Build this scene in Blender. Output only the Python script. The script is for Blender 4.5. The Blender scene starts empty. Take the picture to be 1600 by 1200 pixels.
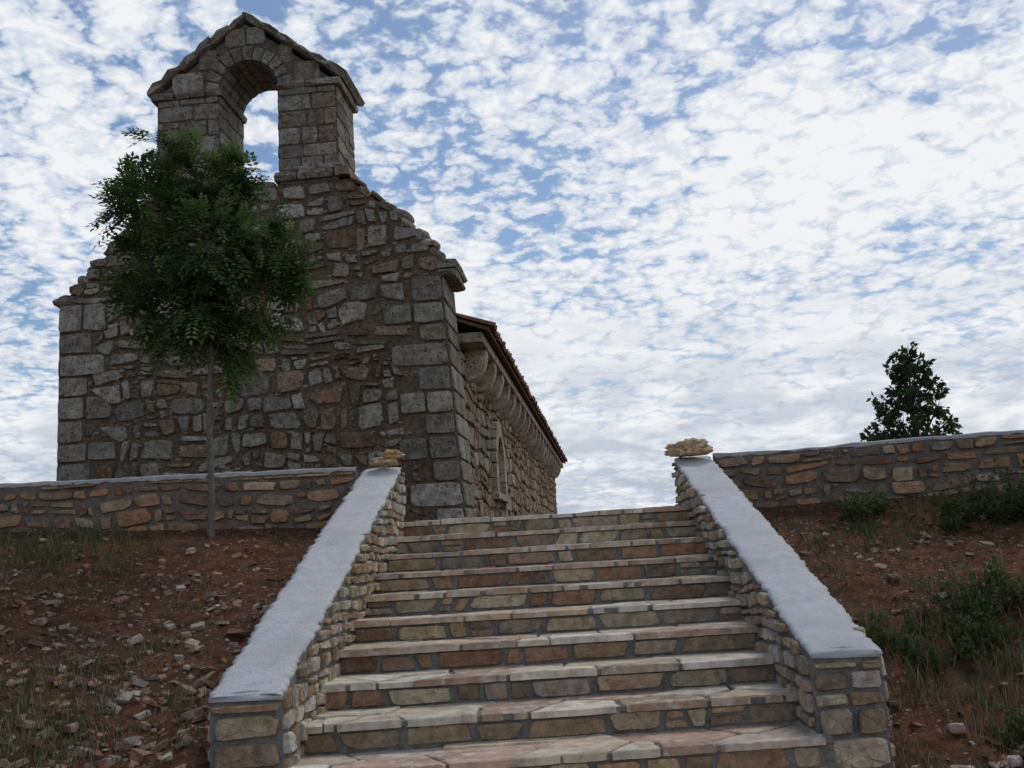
import bpy, math, random
import numpy as np
from mathutils import Vector, Matrix, noise
random.seed(7)
R=random.random
def U(a,b): return a+(b-a)*R()
def nz(x,y,z=0.0): return noise.noise(Vector((x,y,z)))

# ---------------------------------------------------------------- mesh builder
class MB:
    def __init__(s): s.v=[];s.f=[];s.c=[]
    def add(s,vs,fs,col):
        b=len(s.v); s.v.extend([tuple(p) for p in vs])
        for f in fs:
            s.f.append(tuple(i+b for i in f)); s.c.append(col)
    def build(s,name,mat,parent=None,smooth=False):
        me=bpy.data.meshes.new(name); me.from_pydata(s.v,[],s.f)
        ln=np.array([len(f) for f in s.f]); col=np.array([(c[0],c[1],c[2],1.0) for c in s.c],dtype=np.float32)
        a=me.attributes.new("Col",'FLOAT_COLOR','CORNER')
        a.data.foreach_set("color",np.repeat(col,ln,axis=0).ravel())
        if smooth: me.polygons.foreach_set("use_smooth",[True]*len(me.polygons))
        me.materials.append(mat); me.update()
        o=bpy.data.objects.new(name,me); bpy.context.scene.collection.objects.link(o)
        if parent: o.parent=parent
        return o
def empty(name,loc=(0,0,0),rz=0):
    e=bpy.data.objects.new(name,None); e.location=loc; e.rotation_euler=(0,0,rz)
    bpy.context.scene.collection.objects.link(e); return e
def vary(c,a=.15,h=.05):
    k=1+U(-a,a); return (max(.01,c[0]*k*(1+U(-h,h))),max(.01,c[1]*k*(1+U(-h,h)*.5)),max(.01,c[2]*k*(1+U(-h,h))))
def pick(cols,a=.15): return vary(random.choice(cols),a)

# ---------------------------------------------------------------- stone pieces
def rings(mb,P,N,pts,depth,col,skirt=.04,inset=.16,tilt=.25):
    n=len(pts)
    cx=sum(q[0] for q in pts)/n; cy=sum(q[1] for q in pts)/n
    W=max(.02,max(q[0] for q in pts)-min(q[0] for q in pts)); H=max(.02,max(q[1] for q in pts)-min(q[1] for q in pts))
    tx=U(-tilt,tilt);ty=U(-tilt,tilt)
    def dep(q): return depth*(1+tx*(q[0]-cx)/W+ty*(q[1]-cy)/H+U(-.13,.13))
    vs=[]
    for q in pts: vs.append(P(*q)-N*skirt)
    for q in pts: vs.append(P(*q)+N*dep(q)*.6)
    for q in pts:
        k=inset*(.6+.8*R()); q2=(q[0]+(cx-q[0])*k,q[1]+(cy-q[1])*k)
        vs.append(P(*q2)+N*dep(q2))
    for q in pts:
        q2=(q[0]+(cx-q[0])*.58,q[1]+(cy-q[1])*.58); vs.append(P(*q2)+N*dep(q2)*1.05)
    vs.append(P(cx,cy)+N*depth*(1.0+U(-.1,.1)))
    fs=[]
    for r in range(3):
        for i in range(n):
            j=(i+1)%n; fs.append((r*n+i,r*n+j,(r+1)*n+j,(r+1)*n+i))
    for i in range(n): fs.append((3*n+i,3*n+(i+1)%n,4*n))
    mb.add(vs,fs,col)
def stone(mb,P,N,quad,depth,col,n=12,skirt=.04,p=.38,rough=.12,inset=.16):
    (x0,y0),(x1,y1),(x2,y2),(x3,y3)=quad
    pts=[]; ph=U(0,.5)
    for i in range(n):
        t=(i+ph)/n*2*math.pi; c=math.cos(t); s=math.sin(t)
        a=math.copysign(abs(c)**p,c); b=math.copysign(abs(s)**p,s)
        k=1-R()*rough; a*=k; b*=k
        fa=(a+1)/2; fb=(b+1)/2
        pts.append(((x0*(1-fa)+x1*fa)*(1-fb)+(x3*(1-fa)+x2*fa)*fb,(y0*(1-fa)+y1*fa)*(1-fb)+(y3*(1-fa)+y2*fa)*fb))
    rings(mb,P,N,pts,depth,col,skirt,inset)
def stone_poly(mb,P,N,poly,gap,depth,col,seg=.12,rnd=.2,rough=.012,skirt=.04,inset=.14):
    n=len(poly)
    if n<3: return
    cx=sum(q[0] for q in poly)/n; cy=sum(q[1] for q in poly)/n
    pp=[]
    for q in poly:
        d=math.hypot(q[0]-cx,q[1]-cy)
        if d<gap*1.5: return
        k=1-gap*1.25/d; pp.append((cx+(q[0]-cx)*k,cy+(q[1]-cy)*k))
    out=[]
    for i in range(n):
        a=pp[i]; b=pp[(i+1)%n]; L_=math.hypot(b[0]-a[0],b[1]-a[1])
        if L_<.02: 
            out.append(((a[0]+b[0])/2,(a[1]+b[1])/2)); continue
        k=max(1,int(L_/seg))
        for j in range(k+1):
            t=rnd+(1-2*rnd)*j/k if L_<.3 else (rnd*.6+(1-1.2*rnd)*j/k)
            out.append((a[0]+(b[0]-a[0])*t+U(-rough,rough),a[1]+(b[1]-a[1])*t+U(-rough,rough)))
    rings(mb,P,N,out,depth,col,skirt,inset)
def clip(poly,mx,my,nx_,ny_):
    out=[]; n=len(poly)
    for i in range(n):
        a=poly[i]; b=poly[(i+1)%n]
        da=(a[0]-mx)*nx_+(a[1]-my)*ny_; db=(b[0]-mx)*nx_+(b[1]-my)*ny_
        if da<=0: out.append(a)
        if (da<0)!=(db<0) and abs(da-db)>1e-9:
            t=da/(da-db); out.append((a[0]+(b[0]-a[0])*t,a[1]+(b[1]-a[1])*t))
    return out
def cells(x0,x1,z0,z1,w,h,jx=.33,jz=.22,drop=.12,extra=.14):
    S=[]; nr=max(1,round((z1-z0)/h)); hh=(z1-z0)/nr
    for r in range(nr):
        x=x0+U(.2,.9)*w*.5
        while x<x1:
            px=x+U(-jx,jx)*w*.5; pz=z0+(r+.5)*hh+U(-jz,jz)*hh*1.6
            if R()>drop: S.append((px,pz))
            if R()<extra: S.append((px+U(-.5,.5)*w,pz+U(-.5,.5)*hh))
            x+=w*U(.6,1.45)
    k=w/h*.8
    S=[(min(x1-.02,max(x0+.02,a)),min(z1-.01,max(z0+.01,b))) for a,b in S]
    S.sort(); res=[]
    for i,(a,b) in enumerate(S):
        poly=[(x0,z0),(x1,z0),(x1,z1),(x0,z1)]
        for dr in (-1,1):
            j=i+dr
            while 0<=j<len(S) and abs(S[j][0]-a)<3.2*w:
                c,d=S[j]
                if abs(d-b)<3.5*h and (c!=a or d!=b):
                    poly=clip(poly,(a+c)/2,(b+d)/2,(c-a),(d-b)*k*k)
                    if len(poly)<3: break
                j+=dr
            if len(poly)<3: break
        if len(poly)>=3: res.append(((a,b),poly))
    return res
def rubble(mb,P,N,x0,x1,z0,z1,w,h,gap,depth,colf,ok=None,clampf=None,**kw):
    ex=kw.pop('ex',{})
    for (a,b),poly in cells(x0,x1,z0,z1,w,h,**ex):
        if ok and not ok(a,b): continue
        if clampf: poly=[clampf(*q) for q in poly]
        if max(q[1] for q in poly)-min(q[1] for q in poly)<.04: continue
        stone_poly(mb,P,N,poly,gap*U(.6,1.5),depth*U(.4,1.4),colf(a,b,0),**kw)

def rows(mb,P,N,z0,z1,span,rh,rw,gap,depth,colf,wav=.03,split=.15,n=12,rough=.12,p=.38,jit=.02,skip=None,skirt=.04,clampf=None,small=0):
    z=z0; r=0; sd=U(0,50)
    while z<z1-rh[0]*.4:
        h=U(*rh)
        if z+h>z1-rh[0]*.5: h=z1-z
        for (a,b) in span(z+h*.5):
            if b-a<.06: continue
            x=a
            while x<b-1e-4:
                w=U(*rw)*(1.0 if h>rh[0]*1.2 else 1.15)
                if x+w>b-rw[0]*.7: w=b-x
                def wp(xx,zz):
                    fx=min(1,min(xx-a,b-xx)/.3) if b-a>.6 else 0
                    fx=max(0,fx)
                    fz=min(1,max(0,min(zz-z0,z1-zz)/.2))
                    return (xx+fx*wav*1.2*nz(xx*1.7,zz*1.7,sd)+U(-jit,jit)*fx, zz+fz*wav*2*nz(xx*1.1,zz*1.3,sd+9)+U(-jit,jit)*fz)
                g=gap*.5*U(.6,1.5)
                cs=[(x,z,x+w,z+h)]
                if R()<split and h>.1:
                    q_=R()
                    if q_<.45: m=U(.35,.65); cs=[(x,z,x+w,z+h*m),(x,z+h*m,x+w,z+h)]
                    elif q_<.8:
                        m=U(.3,.7); k=U(.4,.6); cs=[(x,z,x+w*m,z+h),(x+w*m,z,x+w,z+h*k),(x+w*m,z+h*k,x+w,z+h)]
                    else:
                        m=U(.35,.65); k=U(.35,.65); k2=U(.35,.65); cs=[(x,z,x+w*m,z+h*k),(x,z+h*k,x+w*m,z+h),(x+w*m,z,x+w,z+h*k2),(x+w*m,z+h*k2,x+w,z+h)]
                for (ax,az,bx,bz) in cs:
                    if skip and skip((ax+bx)/2,(az+bz)/2): continue
                    q=[wp(ax,az),wp(bx,az),wp(bx,bz),wp(ax,bz)]
                    gg=g*(1+small*R()*R()*3)
                    q=[(q[0][0]+gg,q[0][1]+g),(q[1][0]-gg,q[1][1]+g),(q[2][0]-g,q[2][1]-g),(q[3][0]+g,q[3][1]-gg)]
                    if clampf: q=[clampf(*t) for t in q]
                    if q[1][0]-q[0][0]<.02 or q[3][1]-q[0][1]<.015: continue
                    stone(mb,P,N,q,depth*U(.5,1.3),colf((ax+bx)/2,(az+bz)/2,0),n=n,rough=rough*U(.5,1.3),p=p*U(.75,1.3),skirt=skirt,inset=.09)
                x+=w
        z+=h; r+=1

def chunk(mb,c,size,M,col,jit=.08,rnd=.12):
    idx={};vs=[]
    for i in range(3):
        for j in range(3):
            for k in range(3):
                if i==j==k==1: continue
                x,y,z=i-1,j-1,k-1
                m=abs(x)+abs(y)+abs(z); e=1-(rnd if m==3 else rnd*.4 if m==2 else 0)
                idx[(i,j,k)]=len(vs)
                v=Vector((x*size[0]/2*e+U(-jit,jit)*size[0]*.5,y*size[1]/2*e+U(-jit,jit)*size[1]*.5,z*size[2]/2*e+U(-jit,jit)*size[2]*.5))
                vs.append(M@v+Vector(c))
    fs=[]
    for ax in range(3):
        for sd in (0,2):
            for a in range(2):
                for b in range(2):
                    def K(p,q):
                        t=[0,0,0]; t[ax]=sd; t[(ax+1)%3]=p; t[(ax+2)%3]=q; return idx[tuple(t)]
                    f=(K(a,b),K(a+1,b),K(a+1,b+1),K(a,b+1))
                    fs.append(f if sd==2 else f[::-1])
    mb.add(vs,fs,col)
def box(mb,x0,x1,y0,y1,z0,z1,col):
    vs=[(x,y,z) for x in (x0,x1) for y in (y0,y1) for z in (z0,z1)]
    mb.add(vs,[(0,1,3,2),(4,6,7,5),(0,4,5,1),(2,3,7,6),(0,2,6,4),(1,5,7,3)],col)
def tube(mb,pts,rad,col,n=7):
    vs=[];fs=[]
    pts=[Vector(p) for p in pts]
    for i,p in enumerate(pts):
        d=(pts[min(i+1,len(pts)-1)]-pts[max(i-1,0)]).normalized()
        a=d.orthogonal().normalized() if abs(d.z)<.9 else Vector((1,0,0)).cross(d).normalized()
        b=d.cross(a)
        for k in range(n):
            t=k/n*2*math.pi; vs.append(p+(a*math.cos(t)+b*math.sin(t))*rad[i]*U(.9,1.1))
    for i in range(len(pts)-1):
        for k in range(n):
            fs.append((i*n+k,i*n+(k+1)%n,(i+1)*n+(k+1)%n,(i+1)*n+k))
    mb.add(vs,fs,col)

# ---------------------------------------------------------------- materials
def newmat(name):
    m=bpy.data.materials.new(name); m.use_nodes=True; nt=m.node_tree; nt.nodes.clear(); return m,nt
def nd(nt,t,**k):
    n=nt.nodes.new(t)
    for a,b in k.items():
        if a in n.inputs.keys(): n.inputs[a].default_value=b
        else: setattr(n,a,b)
    return n
def attrmat(name,var=(.6,1.35),sc=14,fine=60,bump=.012,bs=.8,rough=.9,stain=None,stain_sc=1.2,speck=None,speck_sc=25,speck_t=(.6,.68),dark=None):
    m,nt=newmat(name); L=nt.links.new
    out=nd(nt,'ShaderNodeOutputMaterial'); bs_=nd(nt,'ShaderNodeBsdfPrincipled'); bs_.inputs['Roughness'].default_value=rough
    bs_.inputs['Specular IOR Level'].default_value=.2
    L(bs_.outputs[0],out.inputs[0])
    at=nd(nt,'ShaderNodeAttribute',attribute_name="Col")
    tc=nd(nt,'ShaderNodeTexCoord')
    def NN(s,d,r):
        n=nd(nt,'ShaderNodeTexNoise'); n.inputs['Scale'].default_value=s; n.inputs['Detail'].default_value=d; n.inputs['Roughness'].default_value=r
        L(tc.outputs['Object'],n.inputs['Vector']); return n.outputs[0]
    n1=NN(sc,5,.72)
    mr=nd(nt,'ShaderNodeMapRange'); mr.inputs[1].default_value=.32; mr.inputs[2].default_value=.68; mr.inputs[3].default_value=var[0]; mr.inputs[4].default_value=var[1]
    L(n1,mr.inputs[0])
    mx=nd(nt,'ShaderNodeVectorMath',operation='SCALE'); L(at.outputs['Color'],mx.inputs[0]); L(mr.outputs[0],mx.inputs['Scale'])
    cur=mx.outputs[0]
    for (cc_,ss,t0,t1,dd) in ((stain,stain_sc,.48,.68,4),(speck,speck_sc,speck_t[0],speck_t[1],4),(dark,speck_sc*1.7,.56,.64,3)):
        if not cc_: continue
        r2=nd(nt,'ShaderNodeMapRange',interpolation_type='SMOOTHSTEP'); r2.inputs[1].default_value=t0; r2.inputs[2].default_value=t1; r2.inputs[3].default_value=0; r2.inputs[4].default_value=cc_[3]
        L(NN(ss,dd,.68),r2.inputs[0])
        m2=nd(nt,'ShaderNodeMix',data_type='RGBA'); L(r2.outputs[0],m2.inputs[0]); L(cur,m2.inputs[6]); m2.inputs[7].default_value=(*cc_[:3],1); cur=m2.outputs[2]
    L(cur,bs_.inputs['Base Color'])
    n4=NN(fine,4,.75)
    ad=nd(nt,'ShaderNodeMath',operation='ADD'); L(n4,ad.inputs[0]); L(n1,ad.inputs[1])
    bp=nd(nt,'ShaderNodeBump'); bp.inputs['Strength'].default_value=bs; bp.inputs['Distance'].default_value=bump
    L(ad.outputs[0],bp.inputs['Height']); L(bp.outputs[0],bs_.inputs['Normal'])
    return m
M_church=attrmat("chapel_stone",var=(.55,1.5),sc=8,fine=34,bump=.055,bs=.95,stain=(.1,.075,.052,.5),stain_sc=1.1,speck=(.5,.47,.4,.6),speck_sc=12,speck_t=(.56,.7),dark=(.05,.043,.036,.75))
M_cmortar=attrmat("chapel_mortar",var=(.4,1.6),sc=14,fine=45,bump=.08,bs=1,stain=(.09,.06,.04,.5),stain_sc=1.3,speck=(.32,.28,.22,.6),speck_sc=16,dark=(.04,.03,.025,.55))
M_wall=attrmat("wall_stone",var=(.55,1.45),sc=16,fine=70,bump=.014,stain=(.34,.27,.19,.45),stain_sc=9,speck=(.08,.065,.055,.55),speck_sc=30)
M_mortar=attrmat("cement_mortar",var=(.65,1.3),sc=20,fine=90,bump=.02,bs=1)
M_flag=attrmat("flagstone",var=(.65,1.35),sc=9,fine=70,bump=.008,stain=(.34,.23,.155,.5),stain_sc=5,speck=(.64,.6,.53,.6),speck_sc=11,speck_t=(.5,.66))
M_plaster=attrmat("lime_render",var=(.84,1.12),sc=12,fine=85,bump=.016,bs=1,stain=(.48,.48,.48,.5),stain_sc=3,speck=(.76,.77,.78,.5),speck_sc=26)
M_rock=attrmat("loose_rock",var=(.6,1.35),sc=20,fine=70,bump=.012)
M_tile=attrmat("roof_tile",var=(.5,1.4),sc=12,fine=50,bump=.01,stain=(.09,.08,.06,.7),stain_sc=4)
M_bark=attrmat("bark",var=(.6,1.3),sc=40,fine=90,bump=.006)
def leafmat(name):
    m,nt=newmat(name); L=nt.links.new
    out=nd(nt,'ShaderNodeOutputMaterial'); at=nd(nt,'ShaderNodeAttribute',attribute_name="Col")
    d=nd(nt,'ShaderNodeBsdfDiffuse')
    t=nd(nt,'ShaderNodeBsdfTranslucent'); mx=nd(nt,'ShaderNodeMixShader'); mx.inputs[0].default_value=.3
    L(at.outputs['Color'],d.inputs[0]); L(at.outputs['Color'],t.inputs[0]); L(d.outputs[0],mx.inputs[1]); L(t.outputs[0],mx.inputs[2]); L(mx.outputs[0],out.inputs[0])
    return m
M_leaf=leafmat("leaves")
def groundmat():
    m,nt=newmat("red_soil"); L=nt.links.new
    out=nd(nt,'ShaderNodeOutputMaterial'); b=nd(nt,'ShaderNodeBsdfPrincipled'); b.inputs['Roughness'].default_value=.95; b.inputs['Specular IOR Level'].default_value=.15
    L(b.outputs[0],out.inputs[0]); tc=nd(nt,'ShaderNodeTexCoord')
    def N(s,d=5,r=.65):
        n=nd(nt,'ShaderNodeTexNoise'); n.inputs['Scale'].default_value=s; n.inputs['Detail'].default_value=d; n.inputs['Roughness'].default_value=r
        L(tc.outputs['Object'],n.inputs['Vector']); return n
    n1=N(1.3,5,.7); n2=N(11,6,.78); n3=N(45,3,.8)
    cr=nd(nt,'ShaderNodeValToRGB'); e=cr.color_ramp.elements
    e[0].position=.33; e[0].color=(.045,.025,.016,1); e[1].position=.74; e[1].color=(.28,.17,.11,1)
    x=cr.color_ramp.elements.new(.46); x.color=(.12,.056,.03,1); x=cr.color_ramp.elements.new(.58); x.color=(.2,.09,.047,1)
    L(n2.outputs[0],cr.inputs[0])
    r1=nd(nt,'ShaderNodeMapRange',interpolation_type='SMOOTHSTEP'); r1.inputs[1].default_value=.5; r1.inputs[2].default_value=.62; r1.inputs[4].default_value=.65
    L(n1.outputs[0],r1.inputs[0])
    m1=nd(nt,'ShaderNodeMix',data_type='RGBA'); L(r1.outputs[0],m1.inputs[0]); L(cr.outputs[0],m1.inputs[6]); m1.inputs[7].default_value=(.08,.055,.034,1)
    v=nd(nt,'ShaderNodeTexVoronoi'); v.inputs['Scale'].default_value=34; L(tc.outputs['Object'],v.inputs['Vector'])
    sp=nd(nt,'ShaderNodeSeparateColor'); L(v.outputs['Color'],sp.inputs[0])
    g=nd(nt,'ShaderNodeMath',operation='GREATER_THAN'); g.inputs[1].default_value=.82; L(sp.outputs[0],g.inputs[0])
    lt=nd(nt,'ShaderNodeMath',operation='LESS_THAN'); lt.inputs[1].default_value=.38; L(v.outputs['Distance'],lt.inputs[0])
    mu=nd(nt,'ShaderNodeMath',operation='MULTIPLY'); L(g.outputs[0],mu.inputs[0]); L(lt.outputs[0],mu.inputs[1])
    m2=nd(nt,'ShaderNodeMix',data_type='RGBA'); L(mu.outputs[0],m2.inputs[0]); L(m1.outputs[2],m2.inputs[6])
    pc=nd(nt,'ShaderNodeMix',data_type='RGBA'); L(sp.outputs[1],pc.inputs[0]); pc.inputs[6].default_value=(.24,.12,.07,1); pc.inputs[7].default_value=(.34,.25,.19,1)
    L(pc.outputs[2],m2.inputs[7]); L(m2.outputs[2],b.inputs['Base Color'])
    ad=nd(nt,'ShaderNodeMath',operation='ADD'); L(n2.outputs[0],ad.inputs[0]); L(n3.outputs[0],ad.inputs[1])
    bp=nd(nt,'ShaderNodeBump'); bp.inputs['Strength'].default_value=1; bp.inputs['Distance'].default_value=.04
    L(ad.outputs[0],bp.inputs['Height']); L(bp.outputs[0],b.inputs['Normal'])
    return m
M_ground=groundmat()

# ---------------------------------------------------------------- terrain
def yw(x):
    if x<-1.53: return 9.11+.138*(max(x,-11)+1.53)
    if x>1.58: return 10.06-.267*(min(x,10)-1.58)
    t=(x+1.53)/3.11; return 9.11+t*.95
def gz0(y): return max(-1.9,.348-.3126*(9.19-min(y,9.19))-.5)
def gz(x,y,fine=True):
    d=yw(x)-y
    t=min(1,max(0,(x+1.5)/3)); s=.335*(1-t)+.36*t
    foot=.33+min(.13,max(0,(-x-1.7)*.04))
    if d>0: z=foot-s*d
    else: z=foot-min(.08,-d*.2)
    lo=-1.55
    if z<lo+.15: z=lo+.15*math.exp((z-lo-.15)/.15)
    k=min(1,max(0,d*1.5)) if d>0 else .3
    z+=k*(.07*nz(x*.9,y*.9,3)+.05*nz(x*2.7,y*2.7,5)+.03*nz(x*7,y*7,1)+.022*abs(nz(x*15,y*15,1))+.01*nz(x*30,y*30,8))
    if -1.6<x<1.45 and 3.4<y<11: z=min(z,gz0(y))
    return z
def axis(lo,hi,step,far,g=1.25):
    a=list(np.arange(lo,hi+1e-6,step)); s=step; x=hi
    while x<far: s*=g; x+=s; a.append(x)
    s=step; x=lo; b=[]
    while x>-far: s*=g; x-=s; b.append(x)
    return b[::-1]+a
xs=axis(-6.2,6.2,.035,1500); ys=axis(3.2,10.3,.035,1500)
vs=[(x,y,gz(x,y)) for y in ys for x in xs]; nx=len(xs)
fs=[(j*nx+i,j*nx+i+1,(j+1)*nx+i+1,(j+1)*nx+i) for j in range(len(ys)-1) for i in range(nx-1)]
g=MB(); g.v=vs; g.f=fs; g.c=[(1,1,1)]*len(fs); g.build("ground",M_ground,smooth=True)

# ---------------------------------------------------------------- stairs
NS=14; XI0,XI1=-1.36,1.24; TR,RS=.459,.1435
def nose(k,x): return 9.19-TR*(k-1)+.015*(k-1)*(x+.06)/1.3
def nz_(k): return .348-RS*(k-1)
stairs=empty("stone_stairs")
core=MB(); fl=MB(); rs=MB()
CM=(.27,.255,.235)
flagc=[(.50,.41,.31),(.56,.48,.38),(.44,.33,.24),(.53,.46,.37),(.48,.39,.28),(.41,.29,.21),(.6,.54,.45)]
risec=[(.32,.21,.125),(.27,.15,.09),(.35,.26,.16),(.41,.34,.23),(.30,.19,.12),(.24,.17,.12),(.39,.31,.2),(.32,.25,.175),(.28,.23,.17)]
for k in range(1,NS+1):
    z=nz_(k); b0=.035
    ya,yb=nose(k,XI0)+b0,nose(k,XI1)+b0
    yc,yd=(nose(k-1,XI0)+.2,nose(k-1,XI1)+.2) if k>1 else (11.4,11.4)
    x0,x1=XI0-.05,XI1+.05
    vsb=[(x0,ya,z-.5),(x1,yb,z-.5),(x1,yd,z-.5),(x0,yc,z-.5),(x0,ya,z-.012),(x1,yb,z-.012),(x1,yd,z-.012),(x0,yc,z-.012)]
    core.add(vsb,[(0,1,5,4),(1,2,6,5),(2,3,7,6),(3,0,4,7),(4,5,6,7)],CM)
    n=60; vv=[];ff=[]
    for i in range(n+1):
        x=x0+(x1-x0)*i/n; y=nose(k,x)+.018+.01*nz(x*7,k*3.1)
        vv+= [(x,y+.03,z-.05+.012*nz(x*9,k,4)),(x,y,z-.036+.012*nz(x*9,k)),(x,y,z-.008),(x,y+.1,z-.006)]
    for i in range(n):
        for r in range(3): a=i*4+r; ff.append((a,a+4,a+5,a+1))
    core.add(vv,ff,vary(CM,.1))
    dirx=Vector((XI1-XI0,yb-ya,0)).normalized(); N=Vector((dirx.y,-dirx.x,0))
    O=Vector((XI0,ya,z-RS))
    P=lambda u,v,O=O,d=dirx: O+d*u+Vector((0,0,v))
    x=.0; Wd=XI1-XI0; sk=0
    while x<Wd-.05:
        w=U(.1,.44)
        if x+w>Wd-.12: w=Wd-x
        g_=U(.006,.016); lo=U(.002,.014); hi=RS-.036-U(0,.016); sk2=U(-.03,.03) if x+w<Wd-.01 else 0
        a,b,c,d=(x+g_-sk,lo),(x+w-g_-sk2,lo),(x+w-g_+sk2,hi),(x+g_+sk,hi)
        if R()<.12 and w<.22: 
            m=(lo+hi)/2+U(-.01,.01)
            stone(rs,P,N,[a,b,((b[0]+c[0])/2,m-.006),((a[0]+d[0])/2,m-.006)],.014,pick(risec,.25),n=12,p=.3,rough=.12,inset=.06)
            stone(rs,P,N,[((a[0]+d[0])/2,m+.006),((b[0]+c[0])/2,m+.006),c,d],.014,pick(risec,.25),n=12,p=.3,rough=.12,inset=.06)
        else: stone(rs,P,N,[a,b,c,d],U(.004,.024),pick(risec,.28),n=16,p=.27,rough=.11,inset=.05)
        x+=w; sk=sk2
    dT=(TR if k>1 else 1.9); N=Vector((0,0,1))
    P=lambda u,v,z=z,k=k: Vector((u,nose(k,u)+v+.012*nz(u*5,k*2.3)+.007*nz(u*17,k*2.3),z-.012))
    rubble(fl,P,N,XI0-.02,XI1+.02,0,dT+.03,.42,.25 if k>1 else .35,.008,.014,lambda a,b,q: pick(flagc,.2),seg=.07,rnd=.06,rough=.009,skirt=.026,inset=.035,ex=dict(jx=.6,jz=.3,drop=.05,extra=.2))
core.build("stair_body",M_mortar,stairs); fl.build("treads",M_flag,stairs); rs.build("risers",M_wall,stairs)

# ---------------------------------------------------------------- stair side walls
railc=[(.4,.31,.21),(.46,.39,.29),(.34,.24,.155),(.48,.42,.34),(.42,.34,.24),(.31,.22,.15),(.45,.4,.34)]
def stair_wall(xi,xo,y0,z0,y1,z1,sgn):
    e=empty("stair_wall"); xa,xb=min(xi,xo),max(xi,xo)
    sl=(z1-z0)/(y1-y0); zc=lambda y: z0+sl*(y-y0); zb=-2.0
    c=MB(); c.add([(x,y,z) for x in (xa,xb) for (y,z) in ((y0,zb),(y1,zb),(y1,z1-.03),(y0,z0-.03))],
          [(0,1,2,3),(4,7,6,5),(0,4,5,1),(1,5,6,2),(2,6,7,3),(3,7,4,0)],CM)
    c.build("wall_core",M_mortar,e)
    s=MB()
    cf=lambda a,b,q: pick(railc,.22)
    def span(z):
        a=y0 if z<z0-.05 else y0+(z+.05-z0)/sl
        st=9.19+(z+.30-.348)/.3126
        return [(a,min(y1,st))]
    nI=Vector((-sgn,0,0))
    Pi=(lambda u,v: Vector((xi,u,v)))
    rows(s,Pi,nI,-1.6,z1-.05,span,(.04,.11),(.07,.27),.012,.032,cf,wav=.025,split=.15,n=11,rough=.2,jit=.012)
    def span2(z):
        a=y0 if z<z0-.05 else y0+(z+.05-z0)/sl
        return [(a,y1)]
    Po=(lambda u,v: Vector((xo,u,v)))
    rows(s,Po,-nI,-1.6,z1-.05,span2,(.07,.13),(.15,.35),.016,.02,cf,wav=.02,split=.1,n=10,rough=.14,jit=.008)
    Pf=lambda u,v: Vector((xa+u,y0,v))
    rows(s,Pf,Vector((0,-1,0)),-1.62,z0-.05,lambda z:[(0,xb-xa)],(.06,.16),(.12,.36),.016,.03,lambda a,b,q: pick(risec+railc,.25),wav=0,split=.0,n=15,rough=.16,p=.3,jit=.012)
    Pb=lambda u,v: Vector((xb-u,y1,v))
    rows(s,Pb,Vector((0,1,0)),.1,z1-.045,lambda z:[(0,xb-xa)],(.07,.15),(.13,.34),.02,.02,cf,wav=0,split=.0,n=11)
    s.build("facing_stones",M_wall,e)
    cap=MB(); n=320; m=12; vv=[]
    prof=lambda t: .006*(1-abs(2*t-1)**6)
    for i in range(n+1):
        y=y0-.012+(y1+.02-(y0-.012))*i/n; sd=xi*7
        ea=xa-.006+.014*nz(y*3.1,sd)+.014*nz(y*13,sd)+.014*nz(y*31,sd)+.008*nz(y*60,sd); eb=xb+.006+.014*nz(y*3.1,sd+5)+.014*nz(y*13,sd+5)+.014*nz(y*31,sd+5)+.008*nz(y*60,sd+5)
        zz=zc(y)+.01*nz(y*1.7,sd,5)
        vv.append((ea+.01,y,zz-.035+.014*nz(y*14,sd)))
        for j in range(m+1):
            t=j/m; x=ea+(eb-ea)*t
            hh=prof(t)+.009*nz(x*4,y*3,2)+.004*nz(x*30,y*9,2)+.003*nz(x*50,y*26,2)
            yy=y+(.03*nz(x*9,3,sd) if i in(0,1,2) else 0)
            vv.append((x,yy,zz-.012+hh if 0<j<m else zz-.018+.008*nz(y*20,j)))
        vv.append((eb-.01,y,zz-.035+.014*nz(y*14,sd+3)))
    r=m+3; ff=[]
    for i in range(n):
        for j in range(r-1): ff.append((i*r+j,i*r+j+1,(i+1)*r+j+1,(i+1)*r+j))
    ff.append(tuple(range(r))[::-1]); ff.append(tuple(n*r+j for j in range(r)))
    cap.add(vv,ff,(.66,.67,.685)); cap.build("capping",M_plaster,e,smooth=True)
    return e
stair_wall(-1.36,-1.71,5.08,-.575,9.38,.865,-1)
stair_wall(1.24,1.59,5.33,-.555,10.15,.865,1)

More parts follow.
